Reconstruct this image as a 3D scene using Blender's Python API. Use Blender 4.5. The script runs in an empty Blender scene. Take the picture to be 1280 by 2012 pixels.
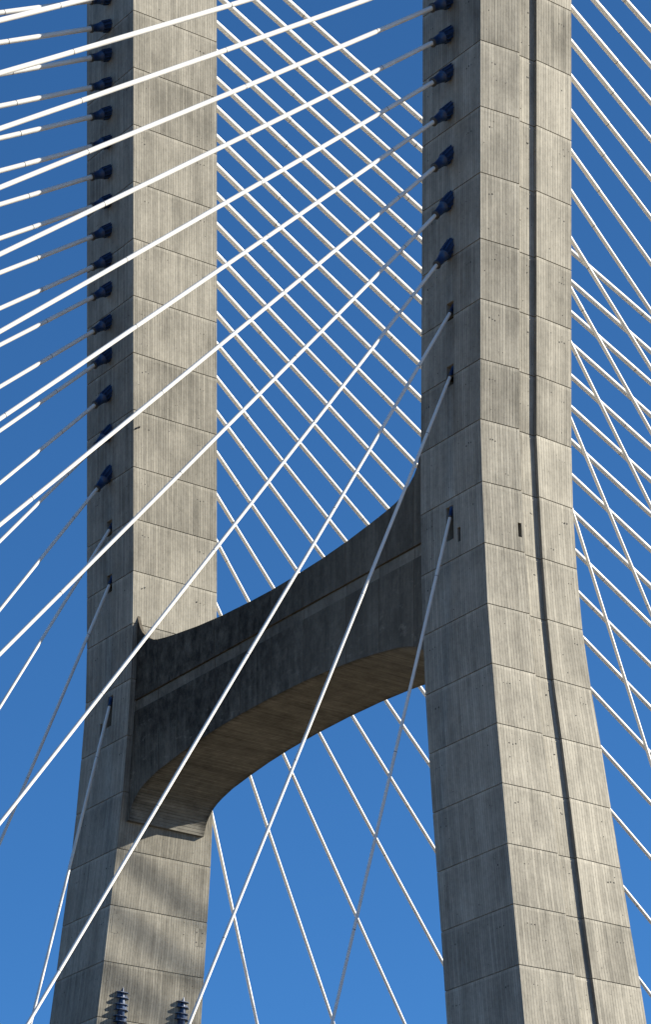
import bpy, math, random
from mathutils import Vector, Matrix
random.seed(7)
D = bpy.data
SC = bpy.context.scene
COL = SC.collection
R = math.radians

# ------------------------------------------------------------------ frame of the place
# x runs across the bridge (left leg -> right leg), y along the deck, z up.
# U is one full concrete lift (4 m) on the upper part of the tower.
U = 4.0
GZ = 2.0                                   # eye height above the ground
def W(x, y, z):
    return Vector((x*U, y*U, z*U + GZ))

# ------------------------------------------------------------------ camera
TH = 0.95361
AX, AD = -3.37208, 58.98031
cam_x = -(AX*math.cos(TH) - AD*math.sin(TH))
cam_y = -(AX*math.sin(TH) + AD*math.cos(TH))
cd = D.cameras.new('camera'); cam = D.objects.new('camera', cd); COL.objects.link(cam)
cam.location = W(cam_x, cam_y, 0)
view = Vector((-math.sin(TH), math.cos(TH), 0))
cam.rotation_euler = view.to_track_quat('-Z', 'Y').to_euler()
cd.sensor_fit = 'VERTICAL'; cd.sensor_height = 36.0; cd.sensor_width = 36.0
cd.lens = 6611.5/2012*36.0
cd.shift_y = (3750.5 - 1006)/2012
cd.clip_start = 1.0; cd.clip_end = 20000
SC.camera = cam

# ------------------------------------------------------------------ sky, sun, exposure
SUN_EL, SUN_AZ = 28.2, 62.0                # azimuth measured from +x towards +y
EXPOSURE = 1.36
SKY_STRENGTH = 0.07
wd = D.worlds.new('World'); SC.world = wd; wd.use_nodes = True
nt = wd.node_tree
bg = nt.nodes['Background']
wd.cycles.sampling_method = 'NONE'         # smooth sky: sampled by the surfaces, the sun by itself
SC.cycles.use_adaptive_sampling = False
sky = nt.nodes.new('ShaderNodeTexSky'); sky.sky_type = 'NISHITA'; sky.sun_disc = False
sky.sun_elevation = R(SUN_EL); sky.sun_rotation = R(90 - SUN_AZ)
sky.altitude = 0; sky.air_density = 0.5; sky.dust_density = 0.0; sky.ozone_density = 10.0
pol = nt.nodes.new('ShaderNodeMix'); pol.data_type = 'RGBA'; pol.blend_type = 'MULTIPLY'   # polarising filter: a touch less red everywhere
pol.inputs['Factor'].default_value = 1.0; pol.inputs['B'].default_value = (0.83, 1.13, 1.03, 1)
nt.links.new(sky.outputs[0], pol.inputs['A']); nt.links.new(pol.outputs['Result'], bg.inputs['Color'])
bg.inputs['Strength'].default_value = SKY_STRENGTH
sl = D.lights.new('sun', 'SUN'); sl.energy = 5.0; sl.angle = R(0.48); sl.color = (1.0, 0.935, 0.80)
sun = D.objects.new('sun', sl); COL.objects.link(sun)
sdir = Vector((math.cos(R(SUN_AZ))*math.cos(R(SUN_EL)), math.sin(R(SUN_AZ))*math.cos(R(SUN_EL)), math.sin(R(SUN_EL))))
sun.rotation_euler = sdir.to_track_quat('Z', 'Y').to_euler()
sun.location = W(5, 0, 60)
vs = SC.view_settings
vs.view_transform = 'Standard'; vs.look = 'None'; vs.gamma = 1.0; vs.use_curve_mapping = False
vs.exposure = EXPOSURE

# ------------------------------------------------------------------ helpers
def tag(o, label=None, cat=None, group=None, kind=None):
    if label: o['label'] = label
    if cat: o['category'] = cat
    if group: o['group'] = group
    if kind: o['kind'] = kind
    return o
def empty(name, loc, parent=None):
    o = D.objects.new(name, None); COL.objects.link(o); o.location = loc
    o.empty_display_size = 0.5
    if parent:
        o.parent = parent
        o.location = Vector(loc) - base_of(parent)
    return o
def base_of(o):
    v = Vector(o.location)
    while o.parent:
        o = o.parent; v += Vector(o.location)
    return v
class MB:
    """faces with their own corners; uv = metres on the face, uv2 = metres below the top edge"""
    def __init__(s): s.v = []; s.f = []; s.uv = []; s.uv2 = []; s.cache = None; s.smooth = False
    def face(s, pts, uv=None, uv2=None):
        n = len(s.v); s.v += [Vector(p) for p in pts]; s.f.append(tuple(range(n, n+len(pts))))
        s.uv += uv if uv else [(p[0] + p[1], p[2]) for p in pts]
        s.uv2 += uv2 if uv2 else [(9, 9)]*len(pts)
    def box(s, c, sx, sy, sz, rot=None):
        c = Vector(c); m = rot or Matrix.Identity(3)
        p = [c + m @ Vector((a*sx/2, b*sy/2, d*sz/2)) for a in (-1, 1) for b in (-1, 1) for d in (-1, 1)]
        for q in ((0,1,3,2),(4,6,7,5),(0,4,5,1),(2,3,7,6),(0,2,6,4),(1,5,7,3)):
            s.face([p[i] for i in q])
    def prism(s, poly, z0, z1, axis=Matrix.Identity(3), c=Vector()):
        a = [c + axis @ Vector((x, y, z0)) for x, y in poly]; b = [c + axis @ Vector((x, y, z1)) for x, y in poly]
        n = len(poly)
        s.face(a[::-1]); s.face(b)
        for i in range(n): s.face([a[i], a[(i+1) % n], b[(i+1) % n], b[i]])
    def build(s, name, mat, parent=None):
        base = base_of(parent) if parent else Vector()
        me = D.meshes.new(name)
        me.from_pydata([tuple(v - base) for v in s.v], [], s.f)
        l1 = me.uv_layers.new(name='Face'); l2 = me.uv_layers.new(name='Edge')
        l1.data.foreach_set('uv', [c for t in s.uv for c in t]); l2.data.foreach_set('uv', [c for t in s.uv2 for c in t])
        me.materials.append(mat)
        if s.smooth:
            me.polygons.foreach_set('use_smooth', [True]*len(me.polygons))
        me.update()
        o = D.objects.new(name, me); COL.objects.link(o)
        if parent: o.parent = parent
        return o
def lathe(prof, n=16):
    """mesh turned round the local +x axis; prof = [(x, r)]"""
    v, f = [], []
    for x, r in prof:
        for i in range(n):
            a = 2*math.pi*i/n; v.append((x, r*math.cos(a), r*math.sin(a)))
    for j in range(len(prof)-1):
        for i in range(n):
            f.append((j*n+i, j*n+(i+1) % n, (j+1)*n+(i+1) % n, (j+1)*n+i))
    f.append(tuple(range(n))[::-1]); f.append(tuple((len(prof)-1)*n+i for i in range(n)))
    return v, f
def mesh(name, v, f, mat, smooth=True):
    me = D.meshes.new(name); me.from_pydata(v, [], f); me.materials.append(mat)
    if smooth: me.polygons.foreach_set('use_smooth', [len(p.vertices) == 4 for p in me.polygons])
    me.update(); return me

# ------------------------------------------------------------------ materials
class NT:
    def __init__(s, name):
        s.m = D.materials.new(name); s.m.use_nodes = True; s.t = s.m.node_tree
        s.b = s.t.nodes['Principled BSDF']
    def n(s, typ, **k):
        o = s.t.nodes.new('ShaderNode' + typ)
        for a, v in k.items():
            if a.startswith('i_'):
                key = a[2:]
                o.inputs[int(key) if key.isdigit() else key.replace('_', ' ')].default_value = v
            else: setattr(o, a, v)
        return o
    def l(s, a, b): s.t.links.new(a, b)
    def math(s, op, a, b=None, c=None, clamp=False):
        o = s.n('Math', operation=op, use_clamp=clamp)
        for i, x in enumerate((a, b, c)):
            if x is None: continue
            if isinstance(x, (int, float)): o.inputs[i].default_value = x
            else: s.l(x, o.inputs[i])
        return o.outputs[0]
    def vmul(s, v, sc):
        o = s.n('Vector' + 'Math', operation='MULTIPLY'); s.l(v, o.inputs[0]); o.inputs[1].default_value = sc
        return o.outputs[0]
    def noise(s, v, scale=1.0, detail=3.0, rough=0.55):
        o = s.n('TexNoise'); s.l(v, o.inputs['Vector'])
        o.inputs['Scale'].default_value = scale; o.inputs['Detail'].default_value = detail; o.inputs['Roughness'].default_value = rough
        return o.outputs['Fac']
    def ramp(s, f, a, b, lo=0.0, hi=1.0):
        o = s.n('MapRange'); s.l(f, o.inputs[0])
        for i, x in zip((1, 2, 3, 4), (a, b, lo, hi)): o.inputs[i].default_value = x
        return o.outputs[0]

def concrete(name, base, dark, board=0.205, streak=0.42, algae=0.0, top_band=0.16, line=0.68, fringe=None):
    """board-marked concrete: boards run along the lift, per-board tone, fine joint lines, water streaks, pits"""
    N = NT(name)
    uv = N.n('UVMap', uv_map='Face').outputs[0]
    ed = N.n('UVMap', uv_map='Edge').outputs[0]
    oi = N.n('ObjectInfo')
    sp = N.n('SeparateXYZ'); N.l(uv, sp.inputs[0])
    u, v = sp.outputs[0], sp.outputs[1]
    rnd = oi.outputs['Random']
    us = N.math('ADD', u, N.math('MULTIPLY', rnd, 40.0))
    vv = N.math('ADD', v, N.math('MULTIPLY', rnd, 300.0))
    cb = N.n('CombineXYZ'); N.l(us, cb.inputs[0]); N.l(vv, cb.inputs[1]); P = cb.outputs[0]
    cell = N.math('DIVIDE', us, board)
    fl = N.math('FLOOR', cell); fr = N.math('FRACT', cell)
    wn = N.n('TexWhiteNoise', noise_dimensions='2D'); c2 = N.n('CombineXYZ'); N.l(fl, c2.inputs[0]); N.l(N.math('MULTIPLY', rnd, 50.0), c2.inputs[1]); N.l(c2.outputs[0], wn.inputs['Vector'])
    wv = wn.outputs['Value']
    # wider formwork sheets of a dozen boards
    cell2 = N.math('DIVIDE', us, board*9.3); fl2 = N.math('FLOOR', cell2)
    wn2 = N.n('TexWhiteNoise', noise_dimensions='2D'); c3 = N.n('CombineXYZ'); N.l(fl2, c3.inputs[0]); N.l(N.math('MULTIPLY', rnd, 77.0), c3.inputs[1]); N.l(c3.outputs[0], wn2.inputs['Vector'])
    big = N.noise(N.vmul(P, (0.35, 0.28, 1)), 1.0, 4, 0.6)
    mid = N.noise(N.vmul(P, (1.2, 0.9, 1)), 1.0, 5, 0.65)
    st = N.noise(N.vmul(P, (9.0, 0.35, 1)), 1.0, 4, 0.6)
    st2 = N.noise(N.vmul(P, (2.2, 0.12, 1)), 1.0, 3, 0.55)
    fine = N.noise(N.vmul(P, (14, 4.0, 1)), 1.0, 4, 0.7)
    edge = N.math('SUBTRACT', 1.0, N.ramp(fr, 0.08, 0.22, 0.0, 1.0))
    edge = N.math('MULTIPLY', edge, N.ramp(wv, 0.0, 1.0, 0.4, 1.0))
    broken = N.noise(N.vmul(P, (6.5, 0.7, 1)), 1.0, 3, 0.7)
    edge = N.math('MULTIPLY', edge, N.ramp(broken, 0.36, 0.62, 0.4, 1.0))
    # sum of tone changes, 1 = base
    tone = N.math('ADD', 1.0, N.math('MULTIPLY', N.math('SUBTRACT', wv, 0.5), 0.30))
    tone = N.math('ADD', tone, N.math('MULTIPLY', N.math('SUBTRACT', wn2.outputs['Value'], 0.5), 0.10))
    tone = N.math('ADD', tone, N.math('MULTIPLY', N.math('SUBTRACT', big, 0.5), 0.75))
    tone = N.math('ADD', tone, N.math('MULTIPLY', N.math('SUBTRACT', mid, 0.5), 0.60))
    tone = N.math('ADD', tone, N.math('MULTIPLY', N.math('SUBTRACT', st, 0.5), 0.8*streak*1.2))
    tone = N.math('ADD', tone, N.math('MULTIPLY', N.math('SUBTRACT', fine, 0.5), 0.40))
    tone = N.math('ADD', tone, N.math('MULTIPLY', N.math('SUBTRACT', rnd, 0.5), 0.24))
    tone = N.math('SUBTRACT', tone, N.math('MULTIPLY', edge, line))
    # pits left by air bubbles
    vo = N.n('TexVoronoi', feature='F1'); N.l(N.vmul(P, (1.6, 1.4, 1)), vo.inputs['Vector']); vo.inputs['Scale'].default_value = 1.0
    pit = N.math('SUBTRACT', 1.0, N.ramp(vo.outputs['Distance'], 0.025, 0.06))
    tone = N.math('SUBTRACT', tone, N.math('MULTIPLY', pit, 0.45))
    # smoother, paler strip cast at the top of every lift
    se = N.n('SeparateXYZ'); N.l(ed, se.inputs[0])
    band = N.math('SUBTRACT', 1.0, N.ramp(se.outputs[0], 0.16, 0.22))
    tone = N.math('ADD', tone, N.math('MULTIPLY', band, top_band))
    # uneven weathering: broad tide-marked patches, different on every pour
    wp = N.noise(N.vmul(P, (0.55, 0.20, 1)), 1.0, 6, 0.7)
    tone = N.math('MULTIPLY', tone, N.ramp(wp, 0.36, 0.56, 0.79, 1.05))
    wq = N.noise(N.vmul(P, (3.2, 2.6, 1)), 1.0, 6, 0.8)
    tone = N.math('MULTIPLY', tone, N.ramp(wq, 0.32, 0.55, 0.82, 1.03))
    # dark water streaks that start at the joint above and thin out
    drip = N.math('MULTIPLY', N.ramp(st2, 0.5, 0.72), N.math('SUBTRACT', 1.0, N.ramp(se.outputs[0], 0.2, 3.4)))
    tone = N.math('SUBTRACT', tone, N.math('MULTIPLY', drip, 0.5*streak))
    tone = N.math('MAXIMUM', tone, 0.12)
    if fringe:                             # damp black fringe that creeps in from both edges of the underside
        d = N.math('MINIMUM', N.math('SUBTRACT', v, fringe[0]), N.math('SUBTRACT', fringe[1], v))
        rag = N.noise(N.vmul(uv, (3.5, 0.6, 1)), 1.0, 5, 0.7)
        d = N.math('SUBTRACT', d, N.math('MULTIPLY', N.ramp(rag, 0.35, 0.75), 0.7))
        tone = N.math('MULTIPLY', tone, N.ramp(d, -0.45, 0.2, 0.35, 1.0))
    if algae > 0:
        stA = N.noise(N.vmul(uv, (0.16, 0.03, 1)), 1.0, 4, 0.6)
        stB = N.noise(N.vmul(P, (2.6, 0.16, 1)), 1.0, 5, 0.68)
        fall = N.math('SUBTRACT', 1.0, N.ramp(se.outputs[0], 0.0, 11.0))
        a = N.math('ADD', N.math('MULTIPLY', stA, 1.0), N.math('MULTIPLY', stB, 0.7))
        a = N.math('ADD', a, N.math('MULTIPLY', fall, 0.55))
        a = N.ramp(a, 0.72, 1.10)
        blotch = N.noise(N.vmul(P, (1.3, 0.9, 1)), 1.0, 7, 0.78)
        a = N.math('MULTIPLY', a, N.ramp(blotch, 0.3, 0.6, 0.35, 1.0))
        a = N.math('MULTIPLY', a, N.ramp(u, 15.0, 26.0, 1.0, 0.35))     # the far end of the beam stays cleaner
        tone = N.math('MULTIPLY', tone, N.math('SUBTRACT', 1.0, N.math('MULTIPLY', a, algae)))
        # lime bloom: pale worm-like smears
        lime = N.noise(N.vmul(P, (0.5, 0.9, 1)), 1.3, 7, 0.75)
        lm = N.math('MULTIPLY', N.ramp(lime, 0.56, 0.66), N.ramp(se.outputs[0], 3.5, 7.0))
        tone = N.math('ADD', tone, N.math('MULTIPLY', lm, 0.5))
    cr = N.n('Mix', data_type='RGBA')
    cr.inputs['A'].default_value = (*base, 1); cr.inputs['B'].default_value = (*dark, 1)
    N.l(N.ramp(mid, 0.35, 0.75), cr.inputs['Factor'])
    mu = N.n('VectorMath', operation='SCALE'); N.l(cr.outputs['Result'], mu.inputs[0]); N.l(tone, mu.inputs['Scale'])
    N.l(mu.outputs[0], N.b.inputs['Base Color'])
    N.b.inputs['Roughness'].default_value = 0.92
    N.b.inputs['Specular IOR Level'].default_value = 0.2
    h = N.math('ADD', N.math('MULTIPLY', wv, 0.6), N.math('MULTIPLY', fine, 0.5))
    h = N.math('SUBTRACT', h, N.math('MULTIPLY', edge, 1.0))
    h = N.math('SUBTRACT', h, N.math('MULTIPLY', pit, 1.2))
    bp = N.n('Bump'); bp.inputs['Strength'].default_value = 0.5; bp.inputs['Distance'].default_value = 0.02
    N.l(h, bp.inputs['Height']); N.l(bp.outputs[0], N.b.inputs['Normal'])
    return N.m

def paint(name, col, rough, dirt=0.15, scale=3.0, spec=0.4):
    N = NT(name)
    tc = N.n('TexCoord').outputs['Object']
    a = N.noise(tc, scale, 5, 0.65); b = N.noise(N.vmul(tc, (0.3, 0.3, 0.3)), 1.0, 3, 0.5)
    t = N.math('SUBTRACT', 1.0 + dirt*0.5, N.math('MULTIPLY', N.math('ADD', a, b), dirt))
    c = N.n('Combine' + 'Color'); 
    mu = N.n('VectorMath', operation='SCALE'); mu.inputs[0].default_value = col; N.l(t, mu.inputs['Scale'])
    N.l(mu.outputs[0], N.b.inputs['Base Color'])
    N.l(N.ramp(a, 0.3, 0.7, rough - 0.06, rough + 0.08), N.b.inputs['Roughness'])
    N.b.inputs['Specular IOR Level'].default_value = spec
    N.t.nodes.remove(c)
    return N.m

M_CON = concrete('board_marked_concrete', (0.284, 0.264, 0.221), (0.222, 0.207, 0.175))
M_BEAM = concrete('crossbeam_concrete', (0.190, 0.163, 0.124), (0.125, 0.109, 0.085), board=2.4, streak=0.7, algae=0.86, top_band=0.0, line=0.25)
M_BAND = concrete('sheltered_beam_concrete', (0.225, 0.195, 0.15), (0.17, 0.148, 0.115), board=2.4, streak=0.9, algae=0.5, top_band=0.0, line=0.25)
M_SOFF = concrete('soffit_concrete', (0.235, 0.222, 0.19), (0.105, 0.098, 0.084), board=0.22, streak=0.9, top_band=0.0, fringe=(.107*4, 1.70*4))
M_WHITE = paint('white_cable_sheath', (0.76, 0.745, 0.71), 0.55, 0.2, 1.2)
M_BLUE = paint('blue_painted_steel', (0.021, 0.053, 0.135), 0.42, 0.35, 4.0, 0.5)
M_SEAM = paint('grey_rubber_seal', (0.06, 0.06, 0.062), 0.6, 0.2)
M_HOLE = paint('tie_hole_shadow', (0.035, 0.032, 0.028), 0.9, 0.2)
M_PATCH = concrete('repair_mortar', (0.29, 0.27, 0.225), (0.24, 0.225, 0.19), board=2.0, streak=0.2, top_band=0.0)
M_STEEL = paint('rusty_steel', (0.05, 0.04, 0.032), 0.7, 0.4)
M_GROUND = paint('tidal_mud', (0.185, 0.140, 0.078), 0.95, 0.3, 0.02)
M_ROAD = paint('deck_asphalt', (0.06, 0.06, 0.06), 0.9, 0.2, 0.2)

# ------------------------------------------------------------------ ground and deck
g = MB(); s = 9000
g.face([(-s, -s, 0), (s, -s, 0), (s, s, 0), (-s, s, 0)])
tag(g.build('ground', M_GROUND), kind='structure')
dk = MB(); dk.box(W(4.16, 0.9, 10.6), 10.9*U, 130*U, 0.6*U)
tag(dk.build('bridge_deck', M_ROAD), kind='structure')

# ------------------------------------------------------------------ tower legs
Z0 = 33.2759
def zk(k):
    return Z0 - (k if k <= 8 else 8 + (min(k, 11) - 8)*0.9118 + max(0, k - 11)*0.957)
def table(pts, slope):
    def fn(k):
        if k <= pts[0][0]: return pts[0][1]
        if k >= pts[-1][0]: return pts[-1][1] + slope*(k - pts[-1][0])
        for (a, x), (b, y) in zip(pts, pts[1:]):
            if a <= k <= b: return x + (y - x)*(k - a)/(b - a)
    return fn
T = table
RIGHT = dict(
    fo=(T([(11, 9.885), (12, 9.93), (13, 10.01), (14, 10.115), (15, 10.27), (16, 10.445), (17, 10.63), (18, 10.815), (19, 11.01), (20, 11.22)], .2),
        T([(12, 0.0), (13, -.012), (14, -.042), (15, -.077), (16, -.12), (17, -.164), (18, -.208), (19, -.255), (20, -.315)], -.055)),
    c=(T([(11, 9.95), (12, 10.0), (13, 10.06), (14, 10.155), (15, 10.30), (16, 10.48), (17, 10.68), (18, 10.868), (19, 11.063), (20, 11.285)], .2),
       T([(12, .708), (14, .745), (20, .70)], -.005)),
    f=(T([(11, 9.945), (12, 9.988), (13, 10.05), (14, 10.143), (15, 10.292), (16, 10.486), (17, 10.686), (18, 10.877), (19, 11.07), (20, 11.28)], .2),
       T([(11, 1.045), (14, 1.10), (16, 1.10), (20, 1.045)], -.005)),
    bo=(T([(11, 9.905), (12, 9.945), (13, 10.03), (14, 10.125), (15, 10.28), (16, 10.49), (17, 10.668), (18, 10.862), (19, 11.072), (20, 11.29)], .2),
        T([(12, 1.765), (13, 1.772), (14, 1.805), (15, 1.85), (16, 1.88), (17, 1.92), (18, 1.947), (19, 1.965), (20, 1.985)], .02)),
    fi=(T([(5, 8.43), (11, 8.385), (12, 8.385), (13, 8.415), (14, 8.50), (15, 8.605), (16, 8.75), (17, 8.905), (18, 9.07), (19, 9.235), (20, 9.41)], .17), None),
    bi=(T([(5, 8.43), (11, 8.385), (12, 8.385), (13, 8.415), (14, 8.50), (15, 8.605), (16, 8.75), (17, 8.905), (18, 9.07), (19, 9.235), (20, 9.41)], .17), None))
LEFT = dict(
    fi=(T([(10.5, 0.0), (11, -.025), (12, -.082), (13, -.205), (14, -.335), (15, -.505), (16, -.687), (17, -.866), (18, -1.03)], -.175),
        T([(13, 0.0), (14, -.012), (15, -.027), (16, -.047), (17, -.072), (18, -.11)], -.045)),
    bi=(T([(10.5, 0.0), (11, -.02), (12, -.065), (13, -.165), (14, -.305), (15, -.47), (16, -.625), (17, -.785), (18, -.945)], -.165),
        T([(11.5, 1.755), (12, 1.765), (13, 1.81), (14, 1.872), (15, 1.93), (16, 1.96), (17, 1.992), (18, 2.025)], .03)),
    fo=(T([(11, -1.568), (12, -1.61), (13, -1.765), (14, -1.925), (15, -2.12), (16, -2.35), (17, -2.555), (18, -2.76)], -.205), None),
    bo=(T([(11, -1.588), (12, -1.63), (13, -1.785), (14, -1.945), (15, -2.14), (16, -2.37), (17, -2.575), (18, -2.78)], -.205), None),
    c=(T([(11, -1.633), (12, -1.675), (13, -1.83), (14, -1.99), (15, -2.185), (16, -2.415), (17, -2.62), (18, -2.825)], -.205), T([(12, .708), (14, .745), (20, .70)], -.005)),
    f=(T([(11, -1.628), (12, -1.67), (13, -1.825), (14, -1.985), (15, -2.18), (16, -2.41), (17, -2.615), (18, -2.82)], -.205), T([(11, 1.045), (14, 1.10), (16, 1.10), (20, 1.045)], -.005)))
CH = 0.056                                 # depth of the vertical channel in the outer face
def section(side, k):
    t = LEFT if side < 0 else RIGHT
    front = (t['fi'][1] or t['fo'][1])(k); back = (t['bi'][1] or t['bo'][1])(k)
    fi = (t['fi'][0](k), front); fo = (t['fo'][0](k), front)
    bi = (t['bi'][0](k), back); bo = (t['bo'][0](k), back)
    c = (t['c'][0](k), t['c'][1](k)); f = (t['f'][0](k), t['f'][1](k))
    ci = (c[0] - side*CH, c[1]); fn = (f[0] - side*CH, f[1])
    return [fi, fo, c, ci, fn, f, bo, bi]      # walked round; edge 0 is the front face
def k_of(z):
    d = Z0 - z
    if d <= 8: return d
    if d <= 8 + 3*.9118: return 8 + (d - 8)/.9118
    return 11 + (d - 8 - 3*.9118)/.957
def inset(poly, r, side):
    cx = sum(p[0] for p in poly)/len(poly); cy = sum(p[1] for p in poly)/len(poly)
    n = len(poly); out = []
    for i in range(n):
        a, b, c = poly[i-1], poly[i], poly[(i+1) % n]
        d1 = Vector((b[0]-a[0], b[1]-a[1])).normalized(); d2 = Vector((c[0]-b[0], c[1]-b[1])).normalized()
        sg = side
        n1 = Vector((-d1.y, d1.x))*sg; n2 = Vector((-d2.y, d2.x))*sg
        m = (n1 + n2); L = m.length
        m = m/L if L > 1e-6 else n1
        co = max(0.35, m.dot(n1))
        out.append((b[0] + m.x*r/co, b[1] + m.y*r/co))
    return out

HOLES = {}                                 # (side, edge) -> [(s0, s1, zlow, zhigh)]
def leg_lift(side, ka, kb, parent, n_sub=1, name='concrete_lift'):
    """one cast lift between joint heights ka (top) and kb (bottom), with a groove along its lower edge"""
    mb = MB(); zt, zb = zk(ka), zk(kb)
    g1 = zb + 0.014                        # groove 5.5 cm high, 6 cm deep
    rows = [(zb, 0.015), (g1, 0.015), (g1, 0.0)]
    rows += [(g1 + (zt - g1)*i/n_sub, 0.0) for i in range(1, n_sub+1)]
    rnd = random.random()*20
    def ring(z, r):
        p = section(side, k_of(z))
        return inset(p, r, side) if r else p
    n = 8
    rings = [(z, ring(z, r)) for z, r in rows]
    per = [0]
    for i in range(n):
        a, b = rings[-1][1][i], rings[-1][1][(i+1) % n]
        per.append(per[-1] + math.dist(a, b)*U)
    for (za, pa), (zb_, pb) in zip(rings, rings[1:]):
        flat = abs(za - zb_) < 1e-9
        for i in range(n):
            j = (i+1) % n
            holes = [h for h in HOLES.get((side, i), []) if h[2] < zb_ and h[3] > za] if not flat else []
            ss = sorted({0.0, 1.0} | {x for h in holes for x in h[:2]})
            zs = sorted({za, zb_} | {z for h in holes for z in h[2:4] if za < z < zb_})
            if flat: zs = [za, zb_]
            for s0, s1 in zip(ss, ss[1:]):
                for z0, z1 in zip(zs, zs[1:]):
                    cs, cz = (s0+s1)/2, (z0+z1)/2
                    if any(h[0] < cs < h[1] and h[2] < cz < h[3] for h in holes): continue
                    def P(s, z, top):
                        if flat: q = pb if top else pa; t = None
                        else:
                            t = (z - za)/(zb_ - za)
                            q = [(pa[m][0]*(1-t) + pb[m][0]*t, pa[m][1]*(1-t) + pb[m][1]*t) for m in (i, j)]
                            q = {i: q[0], j: q[1]}
                        return W(q[i][0]*(1-s) + q[j][0]*s, q[i][1]*(1-s) + q[j][1]*s, z)
                    pts = [P(s0, z0, 0), P(s1, z0, 0), P(s1, z1, 1), P(s0, z1, 1)]
                    uv = [((per[i]*(1-s) + per[i+1]*s) + i*31.7, z*U) for s, z in ((s0, z0), (s1, z0), (s1, z1), (s0, z1))]
                    e = [((zt - z)*U, (z - zb)*U) for z in (z0, z0, z1, z1)]
                    mb.face(pts, uv, e)
    top = [W(x, y, zt) for x, y in rings[-1][1]]; bot = [W(x, y, zb) for x, y in rings[0][1]]
    # caps as quads between the front half and the back half of the outline
    for ringp in (top, bot):
        for q in ((0, 1, 2, 3), (0, 3, 4, 7), (7, 4, 5, 6)):
            mb.face([ringp[x] for x in q])
    return mb.build(name, M_CON, parent)

def front_s(side, z, x):
    p = section(side, k_of(z)); return (x - p[0][0])/(p[1][0] - p[0][0])
CX = {-1: -.8, 1: 9.13}                    # cable plane inside each leg
ZA = [33.858, 33.372, 32.86, 32.345, 31.832, 31.316, 30.79, 30.27, 29.755, 29.232, 28.715, 28.13, 27.547, 26.866, 26.168, 25.441, 24.441, 23.465, 21.315]
ZA = dict(enumerate(ZA)); ZA.update({-i: 33.858 + .517*i for i in range(1, 6)})
POCK = {16: (.165, -.11), 17: (.175, -.14), 18: (.165, -.36)}
for side in (-1, 1):
    for i, (a, b) in POCK.items():
        z0, z1 = ZA[i] + b, ZA[i] + a
        s = sorted(front_s(side, (z0+z1)/2, CX[side] + d) for d in (-.088, .088))
        HOLES.setdefault((side, 0), []).append((s[0], s[1], z0, z1))
SLITS = [(1, 0, 9.365, .036, 20.86, 21.08), (-1, 0, -1.09, .034, 20.86, 21.08), (1, 1, None, .05, 20.86, 21.08)]
for side, e, x, w, z0, z1 in SLITS:
    if e == 0: s = sorted(front_s(side, (z0+z1)/2, x + d) for d in (-w, w))
    else: s = [0.93, 1.0 - 0.004]
    if e == 1: s = [0.855, 0.945]
    HOLES.setdefault((side, e), []).append((s[0], s[1], z0, z1))

tower = tag(empty('bridge_tower', W(4.1, .9, -GZ/U)), 'tall grey concrete bridge tower of two flared legs joined by an arched crossbeam', 'bridge tower')
legs = {}
def recess(name, side, edge, s0, s1, z0, z1, depth, mat, parent):
    """open box set into a face"""
    def P(s, z, d):
        p = section(side, k_of(z)); a, b = Vector(p[edge]), Vector(p[edge+1])
        q = a.lerp(b, s); t = (b - a).normalized(); nrm = Vector((-t.y, t.x))*side
        return W(q.x + nrm.x*d, q.y + nrm.y*d, z)
    mb = MB(); e = 0.0006
    A = [P(s, z, -0.0 + 0.0005) for s, z in ((s0, z0), (s1, z0), (s1, z1), (s0, z1))]
    B = [P(s, z, depth) for s, z in ((s0, z0), (s1, z0), (s1, z1), (s0, z1))]
    mb.face(B)
    for i in range(4): mb.face([A[i], A[(i+1) % 4], B[(i+1) % 4], B[i]])
    return mb.build(name, mat, parent)
for side in (-1, 1):
    leg = empty('tower_leg', W(-.8 if side < 0 else 9.2, .9, 0), tower); legs[side] = leg
    leg['label'] = 'left tower leg, standing behind the crossbeam end' if side < 0 else 'right tower leg with a dark vertical channel down its sunlit face'
    for k in range(-4, 21):
        leg_lift(side, k, k+1, leg)
    leg_lift(side, 21, 33.5, leg, 8, 'leg_shaft')
    for (sd, e), hs in HOLES.items():
        if sd != side: continue
        for h in hs:
            slit = (h[3] - h[2]) < .23 and (h[1] - h[0]) < .1
            recess('vent_slit' if slit else 'cable_pocket', side, e, h[0], h[1], h[2], h[3], .12 if slit else .34, M_CON, leg)

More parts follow.
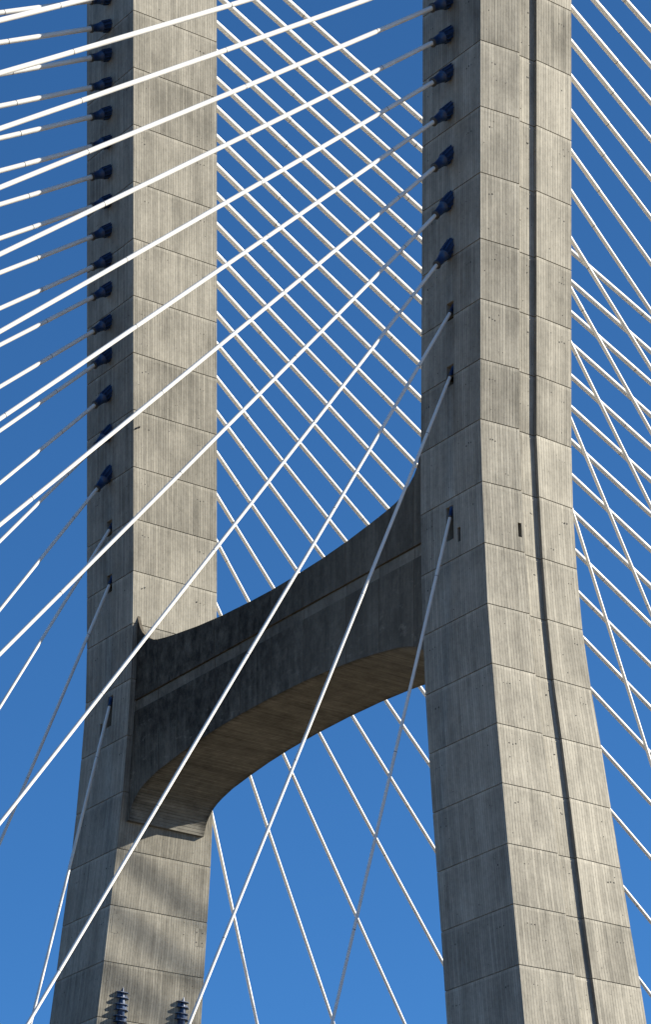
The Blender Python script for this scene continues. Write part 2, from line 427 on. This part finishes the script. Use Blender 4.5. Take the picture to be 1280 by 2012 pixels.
# ------------------------------------------------------------------ tie holes, one joined piece per leg
def face_pt(side, edge, s, z, off=0.0):
    p = section(side, k_of(z)); a, b = Vector(p[edge]), Vector(p[(edge+1) % 8])
    q = a.lerp(b, s); t = (b - a).normalized(); nrm = Vector((t.y, -t.x))*side
    return W(q.x, q.y, z) + Vector((nrm.x, nrm.y, 0))*off, Vector((t.x, t.y, 0))
for side in (-1, 1):
    mb = MB()
    for k in range(-1, 21):
        zt, zb = zk(k), zk(k+1); h = zt - zb
        spots = []
        for e, cl in ((0, (.14, .80)), (7, (.14, .80)), (1, (.3,)), (5, (.72,)), (3, (.6,))):
            if e == 7 and side > 0: continue
            for c in cl:
                for d in (-.05, 0, .05):
                    if random.random() < .8: spots.append((e, c + d*(1.4 if e in (1, 5) else .8) + random.gauss(0, .004), zt - h*(.28 + random.gauss(0, .008)), random.uniform(.022, .06)))
            for _ in range(3):
                spots.append((e, random.uniform(.06, .94), zb + h*random.choice((.2, .48, .82)) + random.gauss(0, .01), random.uniform(.018, .04)))
        for e, s_, z_, r in spots:
            if any(hh[0]-.03 < s_ < hh[1]+.03 and hh[2]-.05 < z_ < hh[3]+.05 for hh in HOLES.get((side, e), [])): continue
            if e == 7: s_ = 1 - s_
            q, t = face_pt(side, e, s_, z_, 0.004)
            pts = []
            for a in range(6):
                an = a*math.pi/3 + .3
                pts.append(q + t*math.cos(an)*r + Vector((0, 0, math.sin(an)*r*1.1)))
            mb.face(pts)
    o = mb.build('tie_holes', M_HOLE, legs[side]); o['kind'] = 'stuff'

# ------------------------------------------------------------------ crossbeam
YF, YB = .107, 1.70
# outline of the beam in the plane of its front face: (x, z)
def interp(pts):
    def fn(x):
        if x <= pts[0][0]: return pts[0][1]
        if x >= pts[-1][0]: return pts[-1][1]
        for (a, p), (b, q) in zip(pts, pts[1:]):
            if a <= x <= b: return p + (q - p)*(x - a)/(b - a)
    return fn
_tl = [(-.0263, 22.7312), (-.0162, 22.6655), (.0055, 22.5962), (.04, 22.51), (.0808, 22.43), (.145, 22.35), (.2242, 22.2832), (.3, 22.226), (.3852, 22.175), (.5, 22.118), (.6279, 22.0806), (.9065, 22.0328), (1.2154, 21.993), (1.9, 21.915), (2.674, 21.858), (3.5571, 21.824), (4.11, 21.815)]
_bl = [(-.3274, 19.1926), (-.3, 19.29), (-.2717, 19.3572), (-.23, 19.42), (-.1875, 19.4691), (-.1, 19.545), (-.0095, 19.6089), (.12, 19.668), (.2807, 19.72), (.6115, 19.8), (1.183, 19.88), (1.7296, 19.945), (2.3933, 19.998), (3.19, 20.035), (4.11, 20.048)]
XM = 4.111                                  # the beam is symmetrical about this line
TOP = interp(_tl + [(2*XM - x, z) for x, z in _tl[-2::-1]])
BOT = interp(_bl + [(2*XM - x, z) for x, z in _bl[-2::-1]])
G1 = lambda x: 21.24
G2 = lambda x: 21.05
XS = sorted({-.8, 9.0} | {x for x, z in _tl + _bl} | {2*XM - x for x, z in _tl + _bl} | {XM + t*.45 for t in range(-8, 9)} | {-.3275, 8.5495})
VJ = [-.8, .628, 2.418, 3.192, 4.119, 5.044, 6.24, 7.136, 8.062, 9.0]
def arc(x):
    s_, p = 0.0, None
    for q in [v for v in XS if v < x] + [x]:
        if p is not None: s_ += math.hypot(q - p, BOT(q) - BOT(p))*U
        p = q
    return s_
beam = empty('crossbeam', W(4.1, .9, 22), tower)
def beam_panel(x0, x1, lo, hi, yf, yb, mat, soffit=False, xs_extra=(), gap=.010, cap=True):
    xs = sorted({x0 + gap/2, x1 - gap/2} | {x for x in xs_extra if x0 + gap/2 < x < x1 - gap/2})
    mb = MB()
    for a, b in zip(xs, xs[1:]):
        la, lb, ha, hb = lo(a), lo(b), hi(a), hi(b)
        for y, fl in ((yf, 1), (yb, -1)):
            pts = [W(a, y, la), W(b, y, lb), W(b, y, hb), W(a, y, ha)]
            uv = [(a*U, la*U), (b*U, lb*U), (b*U, hb*U), (a*U, ha*U)]
            e = [((TOP(x) - z)*U, 9) for x, z in ((a, la), (b, lb), (b, hb), (a, ha))]
            mb.face(pts if fl > 0 else pts[::-1], uv if fl > 0 else uv[::-1], e if fl > 0 else e[::-1])
        sl = 0
        mb.face([W(a, yb, la), W(b, yb, lb), W(b, yf, lb), W(a, yf, la)], [(a*U, yb*U), (b*U, yb*U), (b*U, yf*U), (a*U, yf*U)])
        mb.face([W(a, yf, ha), W(b, yf, hb), W(b, yb, hb), W(a, yb, ha)], [(a*U, yf*U), (b*U, yf*U), (b*U, yb*U), (a*U, yb*U)])
    for x in (xs[0], xs[-1]):
        mb.face([W(x, yf, lo(x)), W(x, yb, lo(x)), W(x, yb, hi(x)), W(x, yf, hi(x))])
    return mb.build('concrete_panel', mat, beam)
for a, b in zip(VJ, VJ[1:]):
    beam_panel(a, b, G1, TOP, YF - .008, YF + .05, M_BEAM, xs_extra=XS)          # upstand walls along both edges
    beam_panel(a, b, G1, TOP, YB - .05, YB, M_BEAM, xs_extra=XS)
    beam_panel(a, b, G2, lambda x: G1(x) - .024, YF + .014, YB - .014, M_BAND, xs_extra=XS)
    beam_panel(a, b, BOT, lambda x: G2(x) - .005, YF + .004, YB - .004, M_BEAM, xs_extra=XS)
# boarded underside, a skin 1 cm below the panels
so = MB()
for a, b in zip(XS, XS[1:]):
    if b > 8.9: break
    la, lb = BOT(a) - .0025, BOT(b) - .0025
    L0 = arc(a); L1 = arc(b)
    so.face([W(a, YB - .006, la), W(b, YB - .006, lb), W(b, YF + .006, lb), W(a, YF + .006, la)],
            [(L0, YB*U), (L1, YB*U), (L1, YF*U), (L0, YF*U)])
so.build('soffit', M_SOFF, beam)
core = MB()
for a, b in zip(XS, XS[1:]):
    core.face([W(a, YF + .03, BOT(a) + .05), W(b, YF + .03, BOT(b) + .05), W(b, YF + .03, G1(b) + .02), W(a, YF + .03, G1(a) + .02)])
core.build('beam_core', M_BEAM, beam)

# ------------------------------------------------------------------ stay cables
NUM = ['topmost', 'second', 'third', 'fourth', 'fifth', 'sixth', 'seventh', 'eighth', 'ninth', 'tenth', 'eleventh', 'twelfth',
       'thirteenth', 'fourteenth', 'fifteenth', 'sixteenth', 'seventeenth', 'eighteenth', 'nineteenth', 'twentieth', 'twenty-first', 'twenty-second', 'lowest']
_old = ['topmost', 'second', 'third', 'fourth', 'fifth', 'sixth', 'seventh', 'eighth', 'ninth', 'tenth', 'eleventh', 'twelfth',
       'thirteenth', 'fourteenth', 'fifteenth', 'sixteenth', 'seventeenth', 'eighteenth', 'lowest']
BACK_Y = 1.765
def cable_pt(side, fan, i, d):
    """point on a stay d units out from the face of its leg"""
    za = ZA[i]
    if side > 0 and fan < 0: za += {8: -.055, 7: -.085, 6: -.11}.get(i, 0 if i > 8 else -.12)
    s_ = (za - 11)/(2.84 + 2.757*(18 - i))
    z = za - s_*d + .0012*d*(d - 7)
    x = CX[side] - (.010*max(d, 0) if side < 0 and fan > 0 else 0)
    y = -d if fan < 0 else BACK_Y + d
    return Vector((x, y, z))
def cable_radius(side, fan, i):
    if fan < 0:
        a, b = ((.083, .054) if side < 0 else (.078, .050))
    else:
        a, b = ((.092, .057) if side < 0 else (.083, .053))
    t = min(1, max(0, (i - 4)/13))
    return (a + (b - a)*t)/2
SOCK = [(-.30, .105), (0.0, .096), (.17, .086), (.17, .091), (.195, .091), (.195, .082), (.385, .060), (.385, .065), (.42, .065), (.42, .05)]
def socket_mesh(name, kr, prof):
    v, f = lathe([(x*U, r*U*kr) for x, r in prof], 20)
    return mesh(name, v, f, M_BLUE)
ME_SOCK = socket_mesh('socket', .93, SOCK)
ME_SMALL = socket_mesh('socket', .5, SOCK)
def fin_mesh():
    mb = MB(); a = []
    me_v, me_f = [], []
    for t in range(10):
        an = 2*math.pi*t/10
        c, s_ = math.cos(an), math.sin(an); px, py = -s_, c
        pts = []
        for x, r0, r1 in ((-.09, .085, .109), (.168, .08, .099)):
            for r, w in ((r0, .006), (r1, .006)):
                for g_ in (-1, 1): pts.append((x*U, (r*c + px*w*g_)*U, (r*s_ + py*w*g_)*U))
        n = len(me_v); me_v += pts
        for q in ((0, 1, 3, 2), (4, 6, 7, 5), (0, 4, 5, 1), (2, 3, 7, 6), (0, 2, 6, 4), (1, 5, 7, 3)): me_f.append(tuple(n + k for k in q))
    return mesh('rib', me_v, me_f, M_BLUE, False)
ME_FIN = fin_mesh()
cv, cf = lathe([(.405*U, .056*U), (.405*U, .067*U), (.432*U, .067*U), (.432*U, .045*U)], 20)
ME_COLLAR = mesh('collar', cv, cf, M_SEAM)
ME_COLLAR_S = mesh('collar', [(x, y*.5, z*.5) for x, y, z in cv], cf, M_SEAM)
jv, jf = lathe([(-.016, .9), (-.016, 1.03), (.016, 1.03), (.016, .9)], 14)
ME_JOINT = mesh('sheath_joint', jv, jf, M_SEAM)
def tube(name, pts, rads, mat, parent, n=12):
    base = base_of(parent); v, f = [], []
    for i, p in enumerate(pts):
        t = (pts[min(i+1, len(pts)-1)] - pts[max(i-1, 0)]).normalized()
        a = t.cross(Vector((0, 0, 1)))
        a = a.normalized() if a.length > 1e-4 else Vector((1, 0, 0)); b = t.cross(a)
        for k in range(n):
            an = 2*math.pi*k/n; v.append(p + (a*math.cos(an) + b*math.sin(an))*rads[i] - base)
    for i in range(len(pts)-1):
        for k in range(n): f.append((i*n+k, i*n+(k+1) % n, (i+1)*n+(k+1) % n, (i+1)*n+k))
    f.append(tuple(range(n))[::-1]); f.append(tuple((len(pts)-1)*n+k for k in range(n)))
    me = mesh(name, [tuple(q) for q in v], f, mat)
    o = D.objects.new(name, me); COL.objects.link(o); o.parent = parent
    return o
def child(name, me, parent, loc, rot, scale=None):
    o = D.objects.new(name, me); COL.objects.link(o); o.parent = parent
    o.location = loc - base_of(parent); o.rotation_euler = rot
    if scale: o.scale = scale
    return o
FANS = [(-1, -1, range(0, 19)), (1, -1, range(6, 19)), (-1, 1, range(-4, 19)), (1, 1, range(-4, 18))]
for side, fan, rng in FANS:
    first = rng[0]; lastn = rng[-1]
    for i in rng:
        pocket = i >= 16
        P = lambda d: W(*cable_pt(side, fan, i, d))
        a0 = P(0)
        vis = 5 if (side > 0 and fan > 0) else first      # the steep fan is cut by the top of the photograph
        nth = NUM[i - vis] if i < lastn else 'lowest'
        if i < vis: nth = None
        leg_name = 'left' if side < 0 else 'right'
        if fan < 0:
            where = 'from the %s blue socket of the %s tower leg'
            if side > 0 and i < 9:
                lab = 'white stay cable crossing the left leg, %s of three entering at the top edge' % ('topmost', 'second', 'third')[i - 6]
            else:
                n_ = i if side < 0 else i - 9
                if side < 0: o_ = NUM[n_] if i < 18 else 'lowest'
                else: o_ = NUM[n_] if i < 18 else 'lowest'
                lab = 'white stay cable ' + where % (o_, leg_name)
            grp = 'stay cables on the near side of the %s leg' % leg_name
        else:
            lab = ('white stay cable behind the left leg, %s of the fan between the legs' if side < 0 else 'white stay cable behind the right leg, %s of its steep fan') % nth if nth else 'white stay cable of the steep right fan, %s of those above the photo edge' % NUM[i + 4]
            grp = 'stay cables on the far side of the %s leg' % leg_name
        root = tag(empty('stay_cable', a0), lab, 'stay cable', grp)
        r = cable_radius(side, fan, i)*U
        dl = 2.84 + 2.757*(18 - i)
        slope = (P(.5) - P(0)).normalized()
        # along-cable distance of the first sheath joint
        Lfac = (P(1) - P(0)).length/U
        s1 = (2.35 - .075*i)
        joints = [s1 + (.35 if k % 2 else 0)*0 + 3.0*k + random.uniform(-.15, .15)*(k > 0) for k in range(0, 7)]
        joints = [j/Lfac for j in joints if j/Lfac < min(17, dl*.92)]
        start = -.25
        dj = joints[0]
        ds = sorted({start, dj - .004, dj + .004} | {dl*t/14 for t in range(0, 15)})
        fat = 1.08 if fan > 0 else 1.02
        sh = tube('sheath', [P(d) for d in ds], [r*(fat if d < dj else 1.0) for d in ds], M_WHITE, root)
        q = slope.to_track_quat('X', 'Z').to_euler()
        for d in joints:
            t = (P(d + .05) - P(d - .05)).normalized()
            rr = r*(fat if d == dj else 1.0)
            child('sheath_joint', ME_JOINT, root, P(d), t.to_track_quat('X', 'Z').to_euler(), (1.0, rr, rr))
        if fan < 0 and not (side > 0 and i < 9):
            if pocket:
                off = a0 - slope*.42*U
                so_ = child('socket', ME_SMALL, root, off, q)
                c_ = child('collar', ME_COLLAR_S, so_, Vector(), (0, 0, 0)); c_.location = (0, 0, 0)
            else:
                so_ = child('socket', ME_SOCK, root, a0, q)
                for nm, me in (('collar', ME_COLLAR), ('rib', ME_FIN)):
                    c_ = D.objects.new(nm, me); COL.objects.link(c_); c_.parent = so_

# ------------------------------------------------------------------ blue bracketed tie pipes low on the left leg
def bracket_plate(mb, c, half, deep):
    """flange with tapered ends, flat on top: y is along the face, x stands off it"""
    poly = [(-deep*.5, -half), (deep*.75, -half), (deep, -half*.55), (deep, half*.45), (-deep*.2, half*1.1), (-deep*.5, half*1.1)]
    mb.prism([(x, y) for x, y in poly], -.022, .022, c=c)
for (x, y, z), lab in (((-.93, .359, 16.434), 'blue flanged tie pipe on the left leg, nearer its shaded corner'),
                       ((-.88, 1.611, 16.447), 'blue flanged tie pipe on the left leg, partly behind a white cable')):
    tip = W(x, y, z)
    ax = Vector((-.085, -.03, -1.0)).normalized()
    root = tag(empty('tie_pipe', tip), lab, 'tie pipe', 'blue tie pipes on the left leg')
    L = [0.0, .55, 1.15, 2.05]
    tube('guide_cone', [tip + ax*t for t in (-.25, .1, .75, 1.15, 3.0)], [.02, .08, .19, .24, .27], M_BLUE, root, 14)
    tube('sheath', [tip + ax*t for t in (2.6, 6.0, 14.0)], [.16, .16, .16], M_WHITE, root, 12)
    for j, t in enumerate((.66, 1.50, 2.34)):
        c = tip + ax*t
        bk = MB()
        for dz in (-.19, .19): bracket_plate(bk, c + Vector((0.04, 0, dz)), .54, .27 + .03*j)
        bk.box(c + Vector((.02 + .02*j, 0, 0)), .05, .86, .34)
        bk.build('flange_bracket', M_BLUE, root)

# ------------------------------------------------------------------ mortar patches and the rusty anchor on the left leg
def plate(name, s0, s1, z0, z1, parent, mat, bolts=True):
    def P(s_, z, o): return face_pt(-1, 7, 1 - s_, z, o)[0]
    mb = MB()
    for o in (.012,):
        q = [P(s0, z0, o), P(s1, z0, o), P(s1, z1, o), P(s0, z1, o)]; b = [P(s0, z0, -.03), P(s1, z0, -.03), P(s1, z1, -.03), P(s0, z1, -.03)]
        mb.face(q, [(0, 0), (.5, 0), (.5, 1), (0, 1)])
        for i in range(4): mb.face([b[i], b[(i+1) % 4], q[(i+1) % 4], q[i]])
    o = mb.build(name, mat, parent)
    return o
plate('mortar_patch', .035, .125, 17.30, 17.62, legs[-1], M_PATCH)
plate('mortar_patch', .885, .975, 17.33, 17.64, legs[-1], M_PATCH)
bm_ = MB()
for s_ in (.90, .96):
    for z in (17.40, 17.57):
        q, t = face_pt(-1, 7, 1 - s_, z, .018)
        bm_.face([q + t*math.cos(a*math.pi/4)*.06 + Vector((0, 0, math.sin(a*math.pi/4)*.06)) for a in range(8)])
bm_.build('bolts', M_STEEL, legs[-1])
q0, t0 = face_pt(-1, 7, 1 - .01, 25.93, .04); q1, _ = face_pt(-1, 7, 1 - .062, 25.99, .10)
rd = tube('anchor_rod', [q0, q0.lerp(q1, .5) + Vector((.03, 0, -.02)), q1], [.035, .025, .02], M_STEEL, legs[-1], 8)
kn = tube('anchor_head', [q1 + Vector((-.12, 0, 0)), q1 + Vector((0.06, 0, .02))], [.07, .06], M_STEEL, legs[-1], 8)
